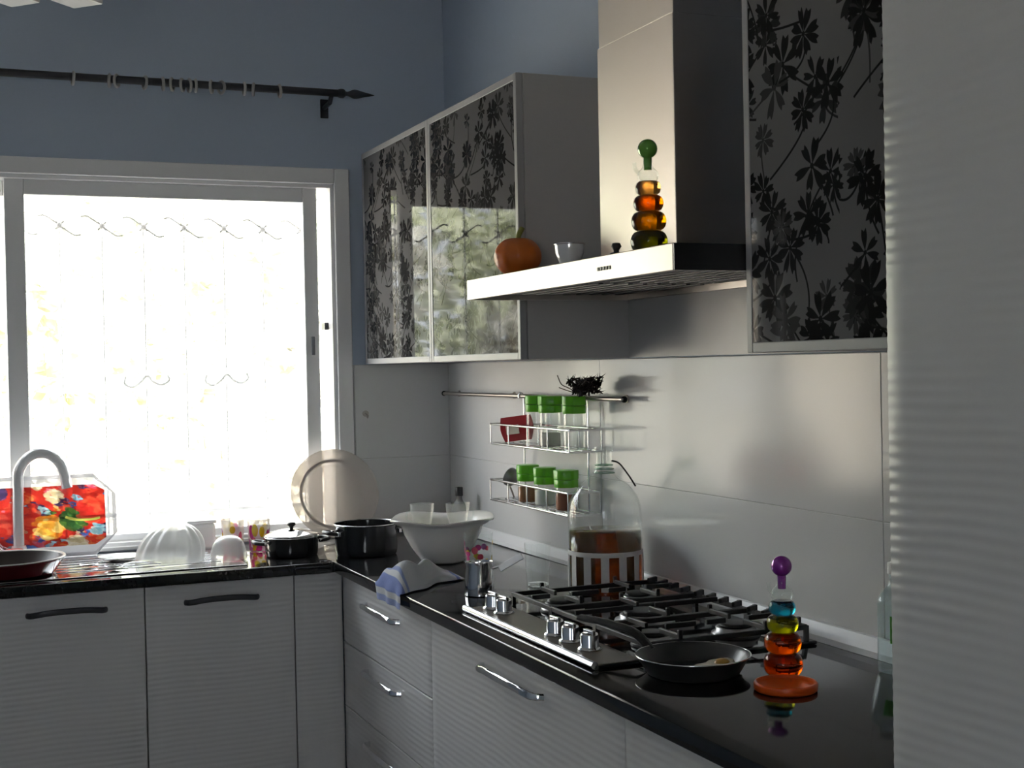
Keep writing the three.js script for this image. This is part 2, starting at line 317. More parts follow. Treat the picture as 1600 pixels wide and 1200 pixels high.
// ---------------------------------------------------------------- wall cabinets with flower-printed glass
const flowerTex = (sd, n, big, base) => canvas(1024, 1024, (g, w, h) => {
  seed = sd; g.fillStyle = base; g.fillRect(0, 0, w, h);
  const flower = (x, y, R, rot) => {
    const n = 6 + Math.floor(rnd() * 3);
    for (let k = 0; k < n; k++) {
      const a = rot + k / n * 2 * PI + rr(-0.12, 0.12), L = R * rr(0.8, 1.05), wd = R * rr(0.17, 0.24);
      g.save(); g.translate(x, y); g.rotate(a); g.beginPath(); g.moveTo(R * 0.05, 0);
      g.bezierCurveTo(L * 0.35, -wd * 0.4, L * 0.55, -wd * 1.3, L * 0.97, -wd * 0.75); g.quadraticCurveTo(L * 0.9, -wd * 0.2, L * 0.86, -wd * 0.05); g.quadraticCurveTo(L * 0.92, wd * 0.2, L, wd * 0.6);
      g.bezierCurveTo(L * 0.6, wd * 1.3, L * 0.35, wd * 0.4, R * 0.05, 0); g.fill(); g.restore();
    }
    g.beginPath(); g.arc(x, y, R * 0.1, 0, 7); g.fill();
  };
  for (let k = 0; k < n; k++) {
    const x = (k % 6 + rr(0.1, 0.9)) / 6 * w, y = rr(0, 1) * h, R = rr(55, 105) * big;
    g.fillStyle = g.strokeStyle = rnd() < 0.6 ? '#222222' : rnd() < 0.5 ? '#2e2e2e' : '#3d3d3d';
    for (const dx of [-w, 0, w]) for (const dy of [-h, 0, h]) flower(x + dx, y + dy, R, k * 1.7);
    g.lineWidth = 6; g.beginPath(); g.moveTo(x, y); g.quadraticCurveTo(x + rr(-90, 90), y + rr(20, 90), x + rr(-170, 170), y + rr(30, 170)); g.stroke();
  }
});
const printA = phy(C(1, 1, 1), 0.03, { map: flowerTex(77, 150, 0.62, '#5e5e5f') }), printB = phy(C(1, 1, 1), 0.03, { map: flowerTex(4242, 92, 0.82, '#6e6e6e') });
printA.specularIntensity = printB.specularIntensity = 0.07;
function wallCabinet(label, z0, z1, doors, mat) {
  const y0 = 1.5, y1 = 2.237, w = z1 - z0, o = thing('wall_cabinet', label, 'cabinet', [0, y0, (z0 + z1) / 2]), h = y1 - y0;
  part(o, 'body', rbox(-0.302, -0.0005, 0, h, -w / 2, w / 2, 0.002), M.cabside ??= std(C(0.45, 0.445, 0.44), 0.45));
  let z = -w / 2;
  for (const dw of doors) {
    const f = 0.019, d = part(o, 'door', merge(rbox(-0.322, -0.303, 0, h, z + 0.001, z + f, 0.002), rbox(-0.322, -0.303, 0, h, z + dw - f, z + dw - 0.001, 0.002), rbox(-0.322, -0.303, h - f, h, z + f, z + dw - f, 0.002), rbox(-0.322, -0.303, 0, f, z + f, z + dw - f, 0.002)), M.doorframe);
    const pl = new THREE.PlaneGeometry(dw - 2 * f, h - 2 * f); const uv = pl.attributes.uv; for (let i = 0; i < 4; i++) uv.setXY(i, uv.getX(i) * dw / 0.75 + z, uv.getY(i) * h / 0.75);
    pl.rotateY(-PI / 2); pl.translate(-0.3205, h / 2, z + dw / 2);
    const pn = merge(pl, box(-0.32, -0.304, f, h - f, z + f, z + dw - f));
    part(d, 'glass_panel', pn, mat, 'grey glass printed with dark flowers');
    z += dw;
  }
  return o;
}
wallCabinet('two-door grey flower-patterned wall cabinet in the corner left of the hood', 0.022, 1.408, [0.698, 0.688], printA);
wallCabinet('dark flower-patterned wall cabinet right of the hood', 2.464, 3.205, [0.741], printB);

// ---------------------------------------------------------------- cooker hood
{
  const z0 = 1.416, z1 = 2.456, zc = (z0 + z1) / 2, w = z1 - z0, D = 0.47, y0 = 1.652, hh = 0.05;
  const o = thing('cooker_hood', 'stainless steel chimney cooker hood over the hob', 'cooker hood', [0, y0, zc]);
  const frame = merge(rbox(-D, -D + 0.012, 0, hh, -w / 2, w / 2, 0.002), rbox(-D + 0.012, -0.009, 0, hh, w / 2 - 0.012, w / 2, 0.001), rbox(-D + 0.012, -0.009, 0, hh, -w / 2, -w / 2 + 0.012, 0.001), rbox(-D + 0.012, -0.009, hh - 0.006, hh, -w / 2 + 0.012, w / 2 - 0.012, 0.001), rbox(-0.021, -0.009, 0, hh - 0.006, -w / 2 + 0.012, w / 2 - 0.012, 0.001));
  part(o, 'canopy', frame, M.steel);
  for (const q of [-1, 1]) part(o, 'dark_reflection_sheet', rbox(-D + 0.001, -0.01, 0.0005, hh - 0.0005, q * w / 2 - 0.0035, q * w / 2 + 0.0035, 0.001, 1), M.blackgloss, 'black sheet standing in for the dark reflection on the hood end');  // black colour stands in for the dark room reflected in the steel ends
  for (let k = 0; k < 2; k++) {
    const f = part(o, 'filter', rbox(-0.4, -0.06, 0.012, 0.03, -w / 2 + 0.05 + k * (w / 2 - 0.04), -w / 2 + 0.04 + (k + 1) * (w / 2 - 0.045), 0.003), std(C(0.25, 0.24, 0.22), 0.45, { metalness: 0.8 }));
    for (let j = 0; j < 9; j++) part(f, 'slot', rbox(-0.385 + j * 0.037, -0.373 + j * 0.037, 0.0095, 0.0125, -w / 2 + 0.07 + k * (w / 2 - 0.04), -w / 2 + 0.02 + (k + 1) * (w / 2 - 0.045), 0.001, 1), M.darkmetal);
  }
  for (let k = 0; k < 5; k++) part(o, 'button', rbox(-D - 0.0018, -D + 0.002, 0.02, 0.0275, 0.215 + k * 0.0125, 0.224 + k * 0.0125, 0.001, 1), M.black, 'small dark control button');
  // chimney in two telescoping sleeves
  const c0 = 1.79 - zc, c1 = 2.14 - zc;
  part(o, 'chimney', rbox(-0.28, -0.009, hh, 0.56, c0, c1, 0.002), M.steel);
  part(o, 'chimney_sleeve', rbox(-0.277, -0.009, 0.56, YC - y0 - 0.001, c0 + 0.003, c1 - 0.003, 0.002), M.steel);
}

// ---------------------------------------------------------------- gas hob
{
  const z0 = 1.585, z1 = 2.28, w = z1 - z0, o = thing('gas_hob', 'black gas hob with chrome front rail and knobs', 'hob', [0, 0.9, (z0 + z1) / 2]);
  const L = -w / 2, R = w / 2;
  part(o, 'plate', rbox(-0.548, -0.045, 0, 0.007, L, R, 0.003), M.hobglass);
  part(o, 'front_rail', merge(rod([-0.556, 0.009, L], [-0.556, 0.009, R], 0.0075, 20), box(-0.556, -0.548, 0.001, 0.008, L, R)), M.chrome, 'polished chrome front rail');
  part(o, 'control_strip', rbox(-0.548, -0.455, 0.007, 0.0105, L + 0.002, R - 0.002, 0.0015), M.steel);
  const knob = merge(lathe([[0, 0], [0.024, 0], [0.025, 0.003], [0.022, 0.006], [0.019, 0.007], [0.0185, 0.03], [0.016, 0.034], [0, 0.0345]], 28), rbox(-0.004, 0.004, 0.012, 0.04, -0.018, 0.018, 0.002));
  for (const z of [1.632, 1.7, 1.985, 2.06, 2.15]) { const k = part(o, 'knob', knob, M.chrome, 'chrome control knob'); k.position.set(-0.503, 0.0105, z - (z0 + z1) / 2); k.rotation.y = 0.1; }
  for (const [x, z, r] of [[-0.36, L + 0.13, 0.042], [-0.16, L + 0.13, 0.036], [-0.26, 0, 0.055], [-0.36, R - 0.13, 0.036], [-0.16, R - 0.13, 0.042]]) {
    const b = part(o, 'burner', lathe([[0, 0], [r * 1.25, 0], [r * 1.2, 0.008], [r, 0.01], [r, 0.018], [r * 0.9, 0.019], [0, 0.019]], 32), std(C(0.4, 0.4, 0.4), 0.35, { metalness: 0.9 })); b.position.set(x, 0.007, z);
    part(b, 'burner_cap', lathe([[0, 0.0195], [r * 0.85, 0.0195], [r * 0.85, 0.024], [r * 0.7, 0.028], [0, 0.0285]], 28), M.iron);
  }
  const Y = 0.042, b = 0.0045;
  const bar = (x0, z0, x1, z1, y = Y) => { const dx = x1 - x0, dz = z1 - z0, l = Math.hypot(dx, dz), g = new RoundedBoxGeometry(l, 0.011, 0.008, 1, 0.002); g.rotateY(-Math.atan2(dz, dx)); return g.translate((x0 + x1) / 2, y, (z0 + z1) / 2); };
  for (let k = 0; k < 3; k++) {
    const a = L + 0.012 + k * (w - 0.02) / 3, e = a + (w - 0.02) / 3 - 0.008, m = (a + e) / 2, xf = -0.435, xb = -0.062, parts = [];
    parts.push(bar(xf, a, xb, a, Y - 0.008), bar(xf, e, xb, e, Y - 0.008), bar(xf, a, xf, e, Y - 0.008), bar(xb, a, xb, e, Y - 0.008));
    const cs = k === 1 ? [-0.26] : [-0.36, -0.16];
    for (const cx of cs) {
      const q = 0.028;
      parts.push(bar(cx, a, cx, m - q), bar(cx, e, cx, m + q), bar(cx - (k === 1 ? 0.17 : 0.075), m, cx - q, m), bar(cx + q, m, cx + (k === 1 ? 0.19 : 0.1), m));
      for (const s of [-1, 1]) { parts.push(rbox(cx - b, cx + b, Y - 0.006, Y + 0.014, (s < 0 ? a : e) - b, (s < 0 ? a : e) + b, 0.002, 1)); }
    }
    for (const [x, z] of [[xf, a], [xf, e], [xb, a], [xb, e]]) parts.push(rbox(x - b, x + b, 0.007, Y - 0.004, z - b, z + b, 0.001, 1));
    // upturned finger ends along the wall side
    for (let j = 0; j < 4; j++) { const z = a + (j + 0.5) * (e - a) / 4; parts.push(bar(xb, z, xb - 0.03, z + 0.02, Y + 0.004), rbox(xb - b, xb + b, Y - 0.012, Y + 0.009, z - b, z + b, 0.001, 1)); }
    part(o, 'grate', merge(parts), M.iron, 'black cast iron pan support');
  }
}

// ---------------------------------------------------------------- things on the hob and worktop, right run
const WT = 0.9;
{ // frying pan
  const o = thing('frying_pan', 'black non-stick frying pan with egg remains right of the hob', 'pan', [-0.402, WT, 2.385]);
  part(o, 'body', lathe([[0, 0.0], [0.08, 0.0], [0.087, 0.003], [0.103, 0.03], [0.108, 0.035], [0.1085, 0.037], [0.106, 0.0375], [0.1, 0.031], [0.084, 0.0075], [0.078, 0.0055], [0, 0.005]], 56), M.teflon);
  part(o, 'rim', new THREE.TorusGeometry(0.1078, 0.0015, 8, 64).rotateX(PI / 2).translate(0, 0.0365, 0), M.polished, 'bare metal rim');
  const s = new THREE.Shape(); s.absellipse(0, 0, 0.011, 0.006, 0, 2 * PI);
  part(o, 'handle', toCreasedNormals(new THREE.ExtrudeGeometry(s, { steps: 24, curveSegments: 10, extrudePath: new THREE.CatmullRomCurve3([V(-0.035, 0.028, -0.098), V(-0.05, 0.056, -0.13), V(-0.072, 0.066, -0.2), V(-0.1, 0.068, -0.28)]) }), 0.8), M.black);
  const egg = new THREE.Shape(); for (let k = 0; k <= 24; k++) { const a = k / 24 * 2 * PI, r = 0.032 * (1 + 0.25 * Math.sin(3 * a) + 0.15 * Math.sin(5 * a + 1)); k ? egg.lineTo(r * 1.3 * Math.cos(a), r * Math.sin(a)) : egg.moveTo(r * 1.3, 0); }
  const eg = new THREE.ExtrudeGeometry(egg, { depth: 0.004, bevelEnabled: true, bevelSize: 0.003, bevelThickness: 0.003, bevelSegments: 2 }); eg.rotateX(-PI / 2);
  const f = thing('egg_scrap', 'pale scrap of fried egg in the black pan', 'food', [-0.352, WT + 0.0095, 2.398], 0.4);
  part(f, 'egg_white', eg, std(C(0.7, 0.64, 0.5), 0.35));
  part(f, 'egg_yolk', new THREE.SphereGeometry(0.017, 16, 8, 0, 2 * PI, 0, PI / 2).scale(1, 0.5, 0.8).translate(0.008, 0.006, 0), std(C(0.6, 0.36, 0.1), 0.3));
}
// bubble cruets
function cruet(label, x, y, z, ball, cols) {
  const o = thing('oil_cruet', label, 'bottle', [x, y, z]);
  const rs = [0.0365, 0.0345, 0.0295, 0.025], hs = [0.042, 0.038, 0.032, 0.028]; let yy = 0;
  rs.forEach((r, k) => {
    const h = hs[k], p = [[0, 0.0005]]; for (let j = 0; j <= 14; j++) { const a = -PI / 2 + j / 14 * PI; p.push([r * (0.62 + 0.38 * Math.cos(a)), h / 2 + (h / 2 - 0.0005) * Math.sin(a)]); } p.push([0, h - 0.0005]);
    const b = part(o, 'bulb', lathe(p, 36).translate(0, yy, 0), phy(C(0.98, 0.98, 0.98), 0.02, { transmission: 1, thickness: 0.03, ior: 1.38, attenuationColor: C(...cols[k]), attenuationDistance: 0.022 }));
    b.userData.label = ['lowest', 'second', 'third', 'top'][k] + ' coloured glass bulb'; yy += h;
  });
  part(o, 'neck', lathe(smooth([[0.017, 0], [0.021, 0.008], [0.019, 0.018], [0.0105, 0.028], [0.0095, 0.042], [0.012, 0.045]], 26).map(([r, h]) => [r, h + yy]), 28), M.glass);
  part(o, 'spout', tube([[-0.017, yy + 0.012, 0], [-0.028, yy + 0.022, 0], [-0.03, yy + 0.035, 0]], 0.004, 12, 8), M.glass);
  part(o, 'stopper', merge(new THREE.SphereGeometry(0.0195, 24, 16).translate(0, yy + 0.063, 0), new THREE.CylinderGeometry(0.0085, 0.0075, 0.026, 16).translate(0, yy + 0.034, 0)), ball);
  return o;
}
const stopperMat = (r, g, b) => phy(C(r, g, b), 0.05, { metalness: 0.35, clearcoat: 1, clearcoatRoughness: 0.03 });
cruet('bubble glass cruet with purple ball stopper on the worktop', -0.262, WT, 2.475, stopperMat(0.36, 0.04, 0.45), [[0.95, 0.36, 0.04], [0.95, 0.4, 0.04], [0.62, 0.62, 0.05], [0.1, 0.5, 0.62]]);
cruet('bubble glass cruet with green ball stopper on the hood', -0.405, 1.7025, 2.25, stopperMat(0.14, 0.4, 0.05), [[0.42, 0.42, 0.03], [0.75, 0.5, 0.04], [0.9, 0.4, 0.03], [0.95, 0.66, 0.3]]);
{
  const o = thing('orange_lid', 'round orange plastic lid lying on the worktop', 'lid', [-0.325, WT, 2.575]);
  part(o, 'disc', lathe([[0, 0], [0.052, 0], [0.056, 0.003], [0.0565, 0.013], [0.054, 0.016], [0.05, 0.0155], [0.047, 0.0095], [0, 0.009]], 48), M.orange);
}
{ // bottle half hidden by the tall unit
  const o = thing('plastic_bottle', 'clear bottle with green label half behind the tall unit', 'bottle', [-0.066, WT, 2.556]);
  part(o, 'body', lathe(smooth([[0.001, 0.001], [0.03, 0.002], [0.034, 0.02], [0.034, 0.12], [0.032, 0.14], [0.014, 0.165], [0.0125, 0.19]], 40), 32), phy(C(0.88, 0.95, 0.96), 0.05, { transmission: 0.92, thickness: 0, ior: 1.5 }));
  part(o, 'label', new THREE.LatheGeometry([new THREE.Vector2(0.0346, 0.06), new THREE.Vector2(0.0346, 0.11)], 24, -1.0, 2.4), phy(C(0.12, 0.5, 0.05), 0.4, { side: THREE.DoubleSide }), 'green label');
  part(o, 'cap', lathe([[0, 0.206], [0.0145, 0.205], [0.0148, 0.185], [0.013, 0.184]], 20), M.white);
}
{ // big oil bottle
  const o = thing('oil_bottle', 'big round glass bottle half full of brown oil', 'bottle', [-0.13, WT, 1.487]);
  part(o, 'glass', lathe(smooth([[0.001, 0.001], [0.088, 0.001], [0.0945, 0.012], [0.095, 0.1], [0.0955, 0.185], [0.089, 0.235], [0.062, 0.275], [0.032, 0.3], [0.022, 0.32], [0.0205, 0.355], [0.025, 0.362], [0.0245, 0.372]], 70), 48), M.glass);
  part(o, 'neck_thread', merge([0.308, 0.318, 0.328].map((y) => new THREE.TorusGeometry(0.0265 - (y - 0.308) * 0.18, 0.0018, 6, 32).rotateX(PI / 2).translate(0, y - 0.003, 0))), phy(C(0.6, 0.78, 0.65), 0.1, { transmission: 0.6, thickness: 0 }));
  part(o, 'oil', lathe([[0, 0.004], [0.086, 0.004], [0.092, 0.014], [0.0928, 0.1], [0.0928, 0.158], [0, 0.158]], 48), phy(C(0.62, 0.36, 0.06), 0.05, { transmission: 0.9, thickness: 0.1, ior: 1.4, specularIntensity: 0.4, attenuationColor: C(0.6, 0.3, 0.03), attenuationDistance: 0.06 }));
  const stripes = [lathe([[0.0962, 0.098], [0.0965, 0.1], [0.0965, 0.108], [0.0962, 0.11]], 48)];
  for (let k = 0; k < 13; k++) { const a = k / 13 * 2 * PI, g = rbox(-0.0105, 0.0105, 0.012, 0.101, -0.0006, 0.0006, 0.0005, 1); g.translate(0, 0, 0.0963); g.rotateY(a); stripes.push(g); }
  part(o, 'printed_band', merge(stripes), std(C(0.6, 0.6, 0.59), 0.5, { side: THREE.DoubleSide }), 'white printed band of upright stripes');
  part(o, 'bail_wire', tube([[0.022, 0.335, 0], [0.035, 0.33, 0.012], [0.058, 0.3, 0.02], [0.078, 0.268, 0.024]], 0.0022, 20, 6), M.darkmetal);
}
{ // coffee pot
  const o = thing('coffee_pot', 'small steel long-handled coffee pot beside the hob', 'coffee pot', [-0.44, WT, 1.385]);
  part(o, 'body', lathe([[0, 0], [0.036, 0], [0.038, 0.003], [0.037, 0.04], [0.034, 0.075], [0.036, 0.086], [0.0345, 0.0865], [0.0325, 0.075], [0.0355, 0.04], [0.036, 0.004], [0, 0.003]], 40), M.polished);
  part(o, 'handle', merge(rod([0.03, 0.068, 0.012], [0.052, 0.076, 0.022], 0.004), (() => { const g = rbox(-0.034, 0.034, -0.009, 0.009, -0.003, 0.003, 0.002); g.rotateZ(0.5); g.rotateY(-0.4); return g.translate(0.074, 0.083, 0.032); })()), M.alu);
  part(o, 'coffee', lathe([[0, 0.07], [0.0325, 0.0702], [0.0325, 0.0695], [0, 0.0695]], 28), std(C(0.01, 0.007, 0.005), 0.3), 'dark coffee');
}
const blobs = (list, bg) => canvas(512, 256, (g, w, h) => { g.fillStyle = bg; g.fillRect(0, 0, w, h); for (const [x, y, rx, ry, c] of list) { g.fillStyle = c; for (const d of [-w, 0, w]) { g.beginPath(); g.ellipse(x * w + d, y * h, rx * w, ry * h, 0, 0, 7); g.fill(); } } });
const flowersGlass = []; seed = 991; for (let k = 0; k < 46; k++) flowersGlass.push([rnd(), rr(0.12, 0.92), rr(0.025, 0.05), rr(0.06, 0.13), ['#c2347e', '#d8b21c', '#d84a5a', '#c07ab8', '#c8b020', '#e2607c'][k % 6]]);
const printedMat = phy(C(1, 1, 1), 0.12, { map: blobs(flowersGlass, '#f2efec'), transmission: 0.45, thickness: 0 });
const tumblerPrint = canvas(512, 256, (g, w, h) => { g.clearRect(0, 0, w, h); for (const [x, y, rx, ry, c] of flowersGlass.slice(0, 22)) { g.fillStyle = c; g.beginPath(); g.ellipse(x * w, y * h, rx * w, ry * h, 0, 0, 7); g.fill(); } });
function tumbler(label, x, y, z, r, h, printed, turn = 0) {
  const o = thing('tumbler', label, 'glass', [x, y, z], turn);
  if (printed === 2) part(o, 'printed_wall', lathe([[r * 0.8, 0.001], [r * 0.83, 0.004], [r, h]], 36), printedMat);
  else part(o, 'wall', lathe([[r * 0.8, 0.001], [r * 0.83, 0.004], [r, h]], 36), M.glass);
  part(o, 'base', lathe([[0, 0.0], [r * 0.79, 0.0], [r * 0.8, 0.007], [0, 0.007]], 30), M.glass);
  if (printed === 1) part(o, 'print', lathe([[r * 0.85, h * 0.12], [r * 0.99 + 0.0006, h * 0.9]], 36), phy(C(1, 1, 1), 0.3, { map: tumblerPrint, transparent: true, alphaTest: 0.5, side: THREE.DoubleSide }), 'pink and yellow flower print');
  return o;
}
tumbler('clear tumbler with pink and yellow flowers behind the coffee pot', -0.33, WT, 1.1, 0.041, 0.122, 1, 2.0);
tumbler('plain clear tumbler between coffee pot and oil bottle', -0.25, WT, 1.325, 0.035, 0.115, 0);
{ // towel
  const o = thing('tea_towel', 'crumpled white tea towel with blue stripes over the worktop edge', 'towel', [0, WT, 0]);
  const nu = 60, nv = 44, pos = [], uv = [], idx = [];
  for (let j = 0; j <= nv; j++) for (let i = 0; i <= nu; i++) {
    // u runs from the hanging end over the worktop edge to the far end, v across
    const u = i / nu, v = j / nv, s = u * 0.38, hang = Math.max(0, 0.045 - s), on = Math.max(0, s - 0.045);
    const half = 0.085 + 0.03 * Math.sin(u * 5.2 + 0.6), c = 1 - Math.pow(2 * v - 1, 2);
    let x = -0.619 + on * 0.7 - (hang > 0 ? 0.004 + 0.003 * Math.sin(v * 15) : 0), z = 1.19 - 0.12 * u + (v - 0.5) * 2 * half + 0.008 * Math.sin(u * 17);
    const hump = Math.pow(Math.max(0, Math.sin(PI * Math.min(1, Math.pow(on / 0.335, 0.65)))), 0.7) * (1 - 0.45 * on / 0.34);
    const y = 0.004 - hang * 0.9 + Math.pow(c, 0.7) * hump * (0.062 + 0.012 * Math.sin(v * 9 + u * 6) + 0.01 * Math.sin(u * 16 - v * 5) + 0.014 * noise.noise(u * 4, v * 4, 1.2));
    pos.push(x, y, z); uv.push(u, v);
  }
  for (let j = 0; j < nv; j++) for (let i = 0; i < nu; i++) { const a = j * (nu + 1) + i; idx.push(a, a + nu + 1, a + 1, a + 1, a + nu + 1, a + nu + 2); }
  const g = new THREE.BufferGeometry(); g.setAttribute('position', new THREE.Float32BufferAttribute(pos, 3)); g.setAttribute('uv', new THREE.Float32BufferAttribute(uv, 2)); g.setIndex(idx); g.computeVertexNormals();
  const tx = canvas(256, 256, (c, w, h) => { c.fillStyle = '#c6c8cc'; c.fillRect(0, 0, w, h); for (const [a, b, k] of [[0.0, 0.05, '#8f9cc8'], [0.1, 0.16, '#7080b8'], [0.2, 0.23, '#8a97c4'], [0.9, 0.95, '#7684ba']]) { c.fillStyle = k; c.fillRect(a * w, 0, (b - a) * w, h); } });
  const tb = grain(128, 90, 255, 6, false); tb.repeat.set(3, 3);
  part(o, 'cloth', g, std(C(0.85, 0.85, 0.86), 0.95, { map: tx, bumpMap: tb, bumpScale: 0.0015, side: THREE.DoubleSide }));
}

// ---------------------------------------------------------------- corner: bowl, pots, platter
{
  const o = thing('serving_bowl', 'large white flared bowl in the corner holding glassware', 'bowl', [-0.318, WT, 0.775], 0.35);
  const g = lathe([[0, 0], [0.06, 0], [0.066, 0.006], [0.095, 0.045], [0.118, 0.085], [0.128, 0.112], [0.15, 0.122], [0.163, 0.129], [0.162, 0.134], [0.148, 0.128], [0.124, 0.117], [0.112, 0.088], [0.088, 0.05], [0.058, 0.011], [0, 0.009]], 64);
  const p = g.attributes.position; for (let i = 0; i < p.count; i++) { const x = p.getX(i), y = p.getY(i), z = p.getZ(i), a = Math.atan2(z, x), k = 1 + 0.05 * Math.min(1, y / 0.12) * Math.cos(4 * a); p.setXYZ(i, x * k, y + (y > 0.115 ? 0.004 * Math.cos(4 * a) : 0), z * k); } g.computeVertexNormals();
  part(o, 'bowl_body', g, M.cream);
  const cup = (label, x, y, z, a) => { const t = thing('glass_cup', label, 'cup', [x, y, z], a); part(t, 'cup_wall', lathe(smooth([[0.001, 0.001], [0.022, 0.002], [0.026, 0.012], [0.034, 0.05], [0.037, 0.075]], 24), 30), phy(C(0.9, 0.9, 0.88), 0.08, { transmission: 0.8, thickness: 0 })); part(t, 'cup_handle', tube([[0.033, 0.055, 0], [0.052, 0.055, 0], [0.054, 0.03, 0], [0.03, 0.022, 0]], 0.0032, 16, 7), M.glass); };
  cup('lower glass cup in the white bowl, left', -0.376, WT + 0.024, 0.752, 3.6); cup('lower glass cup in the white bowl, right', -0.276, WT + 0.024, 0.79, 0);
  cup('glass cup sticking out of the white bowl, left', -0.374, WT + 0.1, 0.752, 3.4); cup('glass cup sticking out of the white bowl, right', -0.274, WT + 0.1, 0.79, 0.2);
  const c = thing('cruet_bottle', 'slim dark-capped glass bottle standing in the corner', 'bottle', [-0.07, WT, 0.26]);
  part(c, 'body', lathe(smooth([[0.001, 0], [0.022, 0.001], [0.024, 0.02], [0.024, 0.1], [0.011, 0.13], [0.0105, 0.15]], 26), 24), phy(C(0.5, 0.5, 0.48), 0.1, { transmission: 0.6, thickness: 0 }));
  part(c, 'cap', lathe([[0, 0.172], [0.013, 0.171], [0.013, 0.142], [0.011, 0.142]], 18), M.black);
}
function pot(name, label, x, z, r, h, hAng, lid, mat) {
  const o = thing(name, label, 'pot', [x, WT, z]);
  part(o, 'body', lathe([[0, 0], [r * 0.93, 0], [r * 0.97, 0.004], [r, 0.02], [r, h - 0.004], [r * 1.035, h], [r * 1.03, h + 0.002], [r * 0.97, h - 0.002], [r * 0.965, 0.015], [r * 0.9, 0.005], [0, 0.005]], 52), mat);
  part(o, 'rim', new THREE.TorusGeometry(r * 1.03, 0.0022, 8, 60).rotateX(PI / 2).translate(0, h, 0), M.polished, 'bright metal rim');
  for (const a of hAng) {
    const hd = part(o, 'handle', tube([[r * 0.98, h * 0.72, -0.03], [r + 0.03, h * 0.78, -0.028], [r + 0.038, h * 0.8, 0], [r + 0.03, h * 0.78, 0.028], [r * 0.98, h * 0.72, 0.03]], 0.006, 24, 8), M.black); hd.rotation.y = a;
    for (const q of [-0.03, 0.03]) part(hd, 'bracket', rbox(r * 0.98, r + 0.008, h * 0.66, h * 0.8, q - 0.008, q + 0.008, 0.002), M.polished);
  }
  if (lid) { const l = part(o, 'lid', lathe(smooth([[r * 1.0, h + 0.003], [r * 0.97, h + 0.008], [r * 0.5, h + 0.02], [0.012, h + 0.024], [0.001, h + 0.024]], 20), 44), M.polished, 'steel domed lid'); part(l, 'knob', lathe([[0.001, h + 0.045], [0.012, h + 0.043], [0.014, h + 0.036], [0.006, h + 0.03], [0.006, h + 0.022]], 20), M.black); }
  return o;
}
pot('saucepan', 'low black saucepan with steel lid at the counter corner', -0.69, 0.4, 0.083, 0.06, [PI * 0.98, 0.1], true, M.blackgloss);
pot('cooking_pot', 'open black cooking pot beside the white bowl', -0.475, 0.5, 0.098, 0.098, [PI * 1.02, 0.0], false, M.blackgloss);
{ // round platter leaning on the wall
  const o = thing('round_platter', 'large round white platter leaning beside the window', 'platter', [-0.455, WT, 0.095]);
  const g = lathe([[0, 0], [0.1, 0], [0.108, 0.003], [0.15, 0.014], [0.156, 0.016], [0.156, 0.0185], [0.149, 0.0175], [0.107, 0.0065], [0.099, 0.004], [0, 0.004]], 64); g.rotateX(PI / 2); g.rotateX(-0.28); g.translate(0, 0.152, -0.042);
  part(o, 'dish', g, phy(C(0.86, 0.82, 0.78), 0.3, { transmission: 0.5, thickness: 0 }));
  const r = lathe([[0.112, 0.0], [0.113, 0.0035], [0.122, 0.0065], [0.123, 0.003]], 64); r.translate(0, 0.0035, 0); r.rotateX(PI / 2); r.rotateX(-0.28); r.translate(0, 0.152, -0.042);
  part(o, 'painted_ring', r, phy(C(0.72, 0.6, 0.52), 0.3), 'pale pink painted ring');
}
tumbler('white glass with pink and yellow print, left of the pair', -0.836, DR - 0.0025, 0.2, 0.038, 0.1, 2, 0.5);
tumbler('white glass with pink and yellow print, right of the pair', -0.758, DR - 0.0055, 0.235, 0.038, 0.103, 2, 3.1);
{
  const o = thing('plastic_tub', 'small white plastic tub on the drainer behind the shells', 'tub', [-0.925, DR - 0.0025, 0.115]);
  part(o, 'tub_body', rbox(-0.045, 0.045, 0, 0.085, -0.028, 0.028, 0.01, 3), M.white);
  part(o, 'lid', rbox(-0.048, 0.048, 0.085, 0.096, -0.031, 0.031, 0.004, 2), M.pvc);
}
// scalloped dish propped upside down
{
  const o = thing('shell_dish', 'ribbed white shell-shaped dish upturned on the drainer', 'dish', [-1.065, DR, 0.37], 0.2);
  const nu = 120, nv = 26, pos = [], uv = [], idx = [];
  for (let j = 0; j <= nv; j++) for (let i = 0; i <= nu; i++) {
    const a = i / nu * 2 * PI, t = j / nv, rb = 1 + 0.05 * Math.cos(14 * a) * Math.sin(PI * Math.min(1, t * 0.9 + 0.05));
    const r = 0.106 * Math.sin(t * PI / 2) * rb, y = 0.118 * Math.pow(Math.cos(t * PI / 2), 0.9);
    pos.push(r * Math.cos(a) + 0.022 * (y / 0.118), y, r * 0.85 * Math.sin(a)); uv.push(i / nu, t);
  }
  for (let j = 0; j < nv; j++) for (let i = 0; i < nu; i++) { const a = j * (nu + 1) + i; idx.push(a, a + 1, a + nu + 1, a + 1, a + nu + 2, a + nu + 1); }
  const g = new THREE.BufferGeometry(); g.setAttribute('position', new THREE.Float32BufferAttribute(pos, 3)); g.setAttribute('uv', new THREE.Float32BufferAttribute(uv, 2)); g.setIndex(idx); g.computeVertexNormals();
  part(o, 'shell', g, phy(C(0.9, 0.9, 0.89), 0.3, { transmission: 0.5, thickness: 0, side: THREE.DoubleSide }));
}
{
  const o = thing('small_bowl', 'small white bowl upturned beside the shell dish', 'bowl', [-0.89, DR, 0.41]);
  part(o, 'bowl_body', lathe(smooth([[0.056, 0], [0.055, 0.02], [0.044, 0.052], [0.024, 0.068], [0.001, 0.071]], 30), 44), phy(C(0.9, 0.9, 0.89), 0.2, { transmission: 0.6, thickness: 0, side: THREE.DoubleSide }));
}
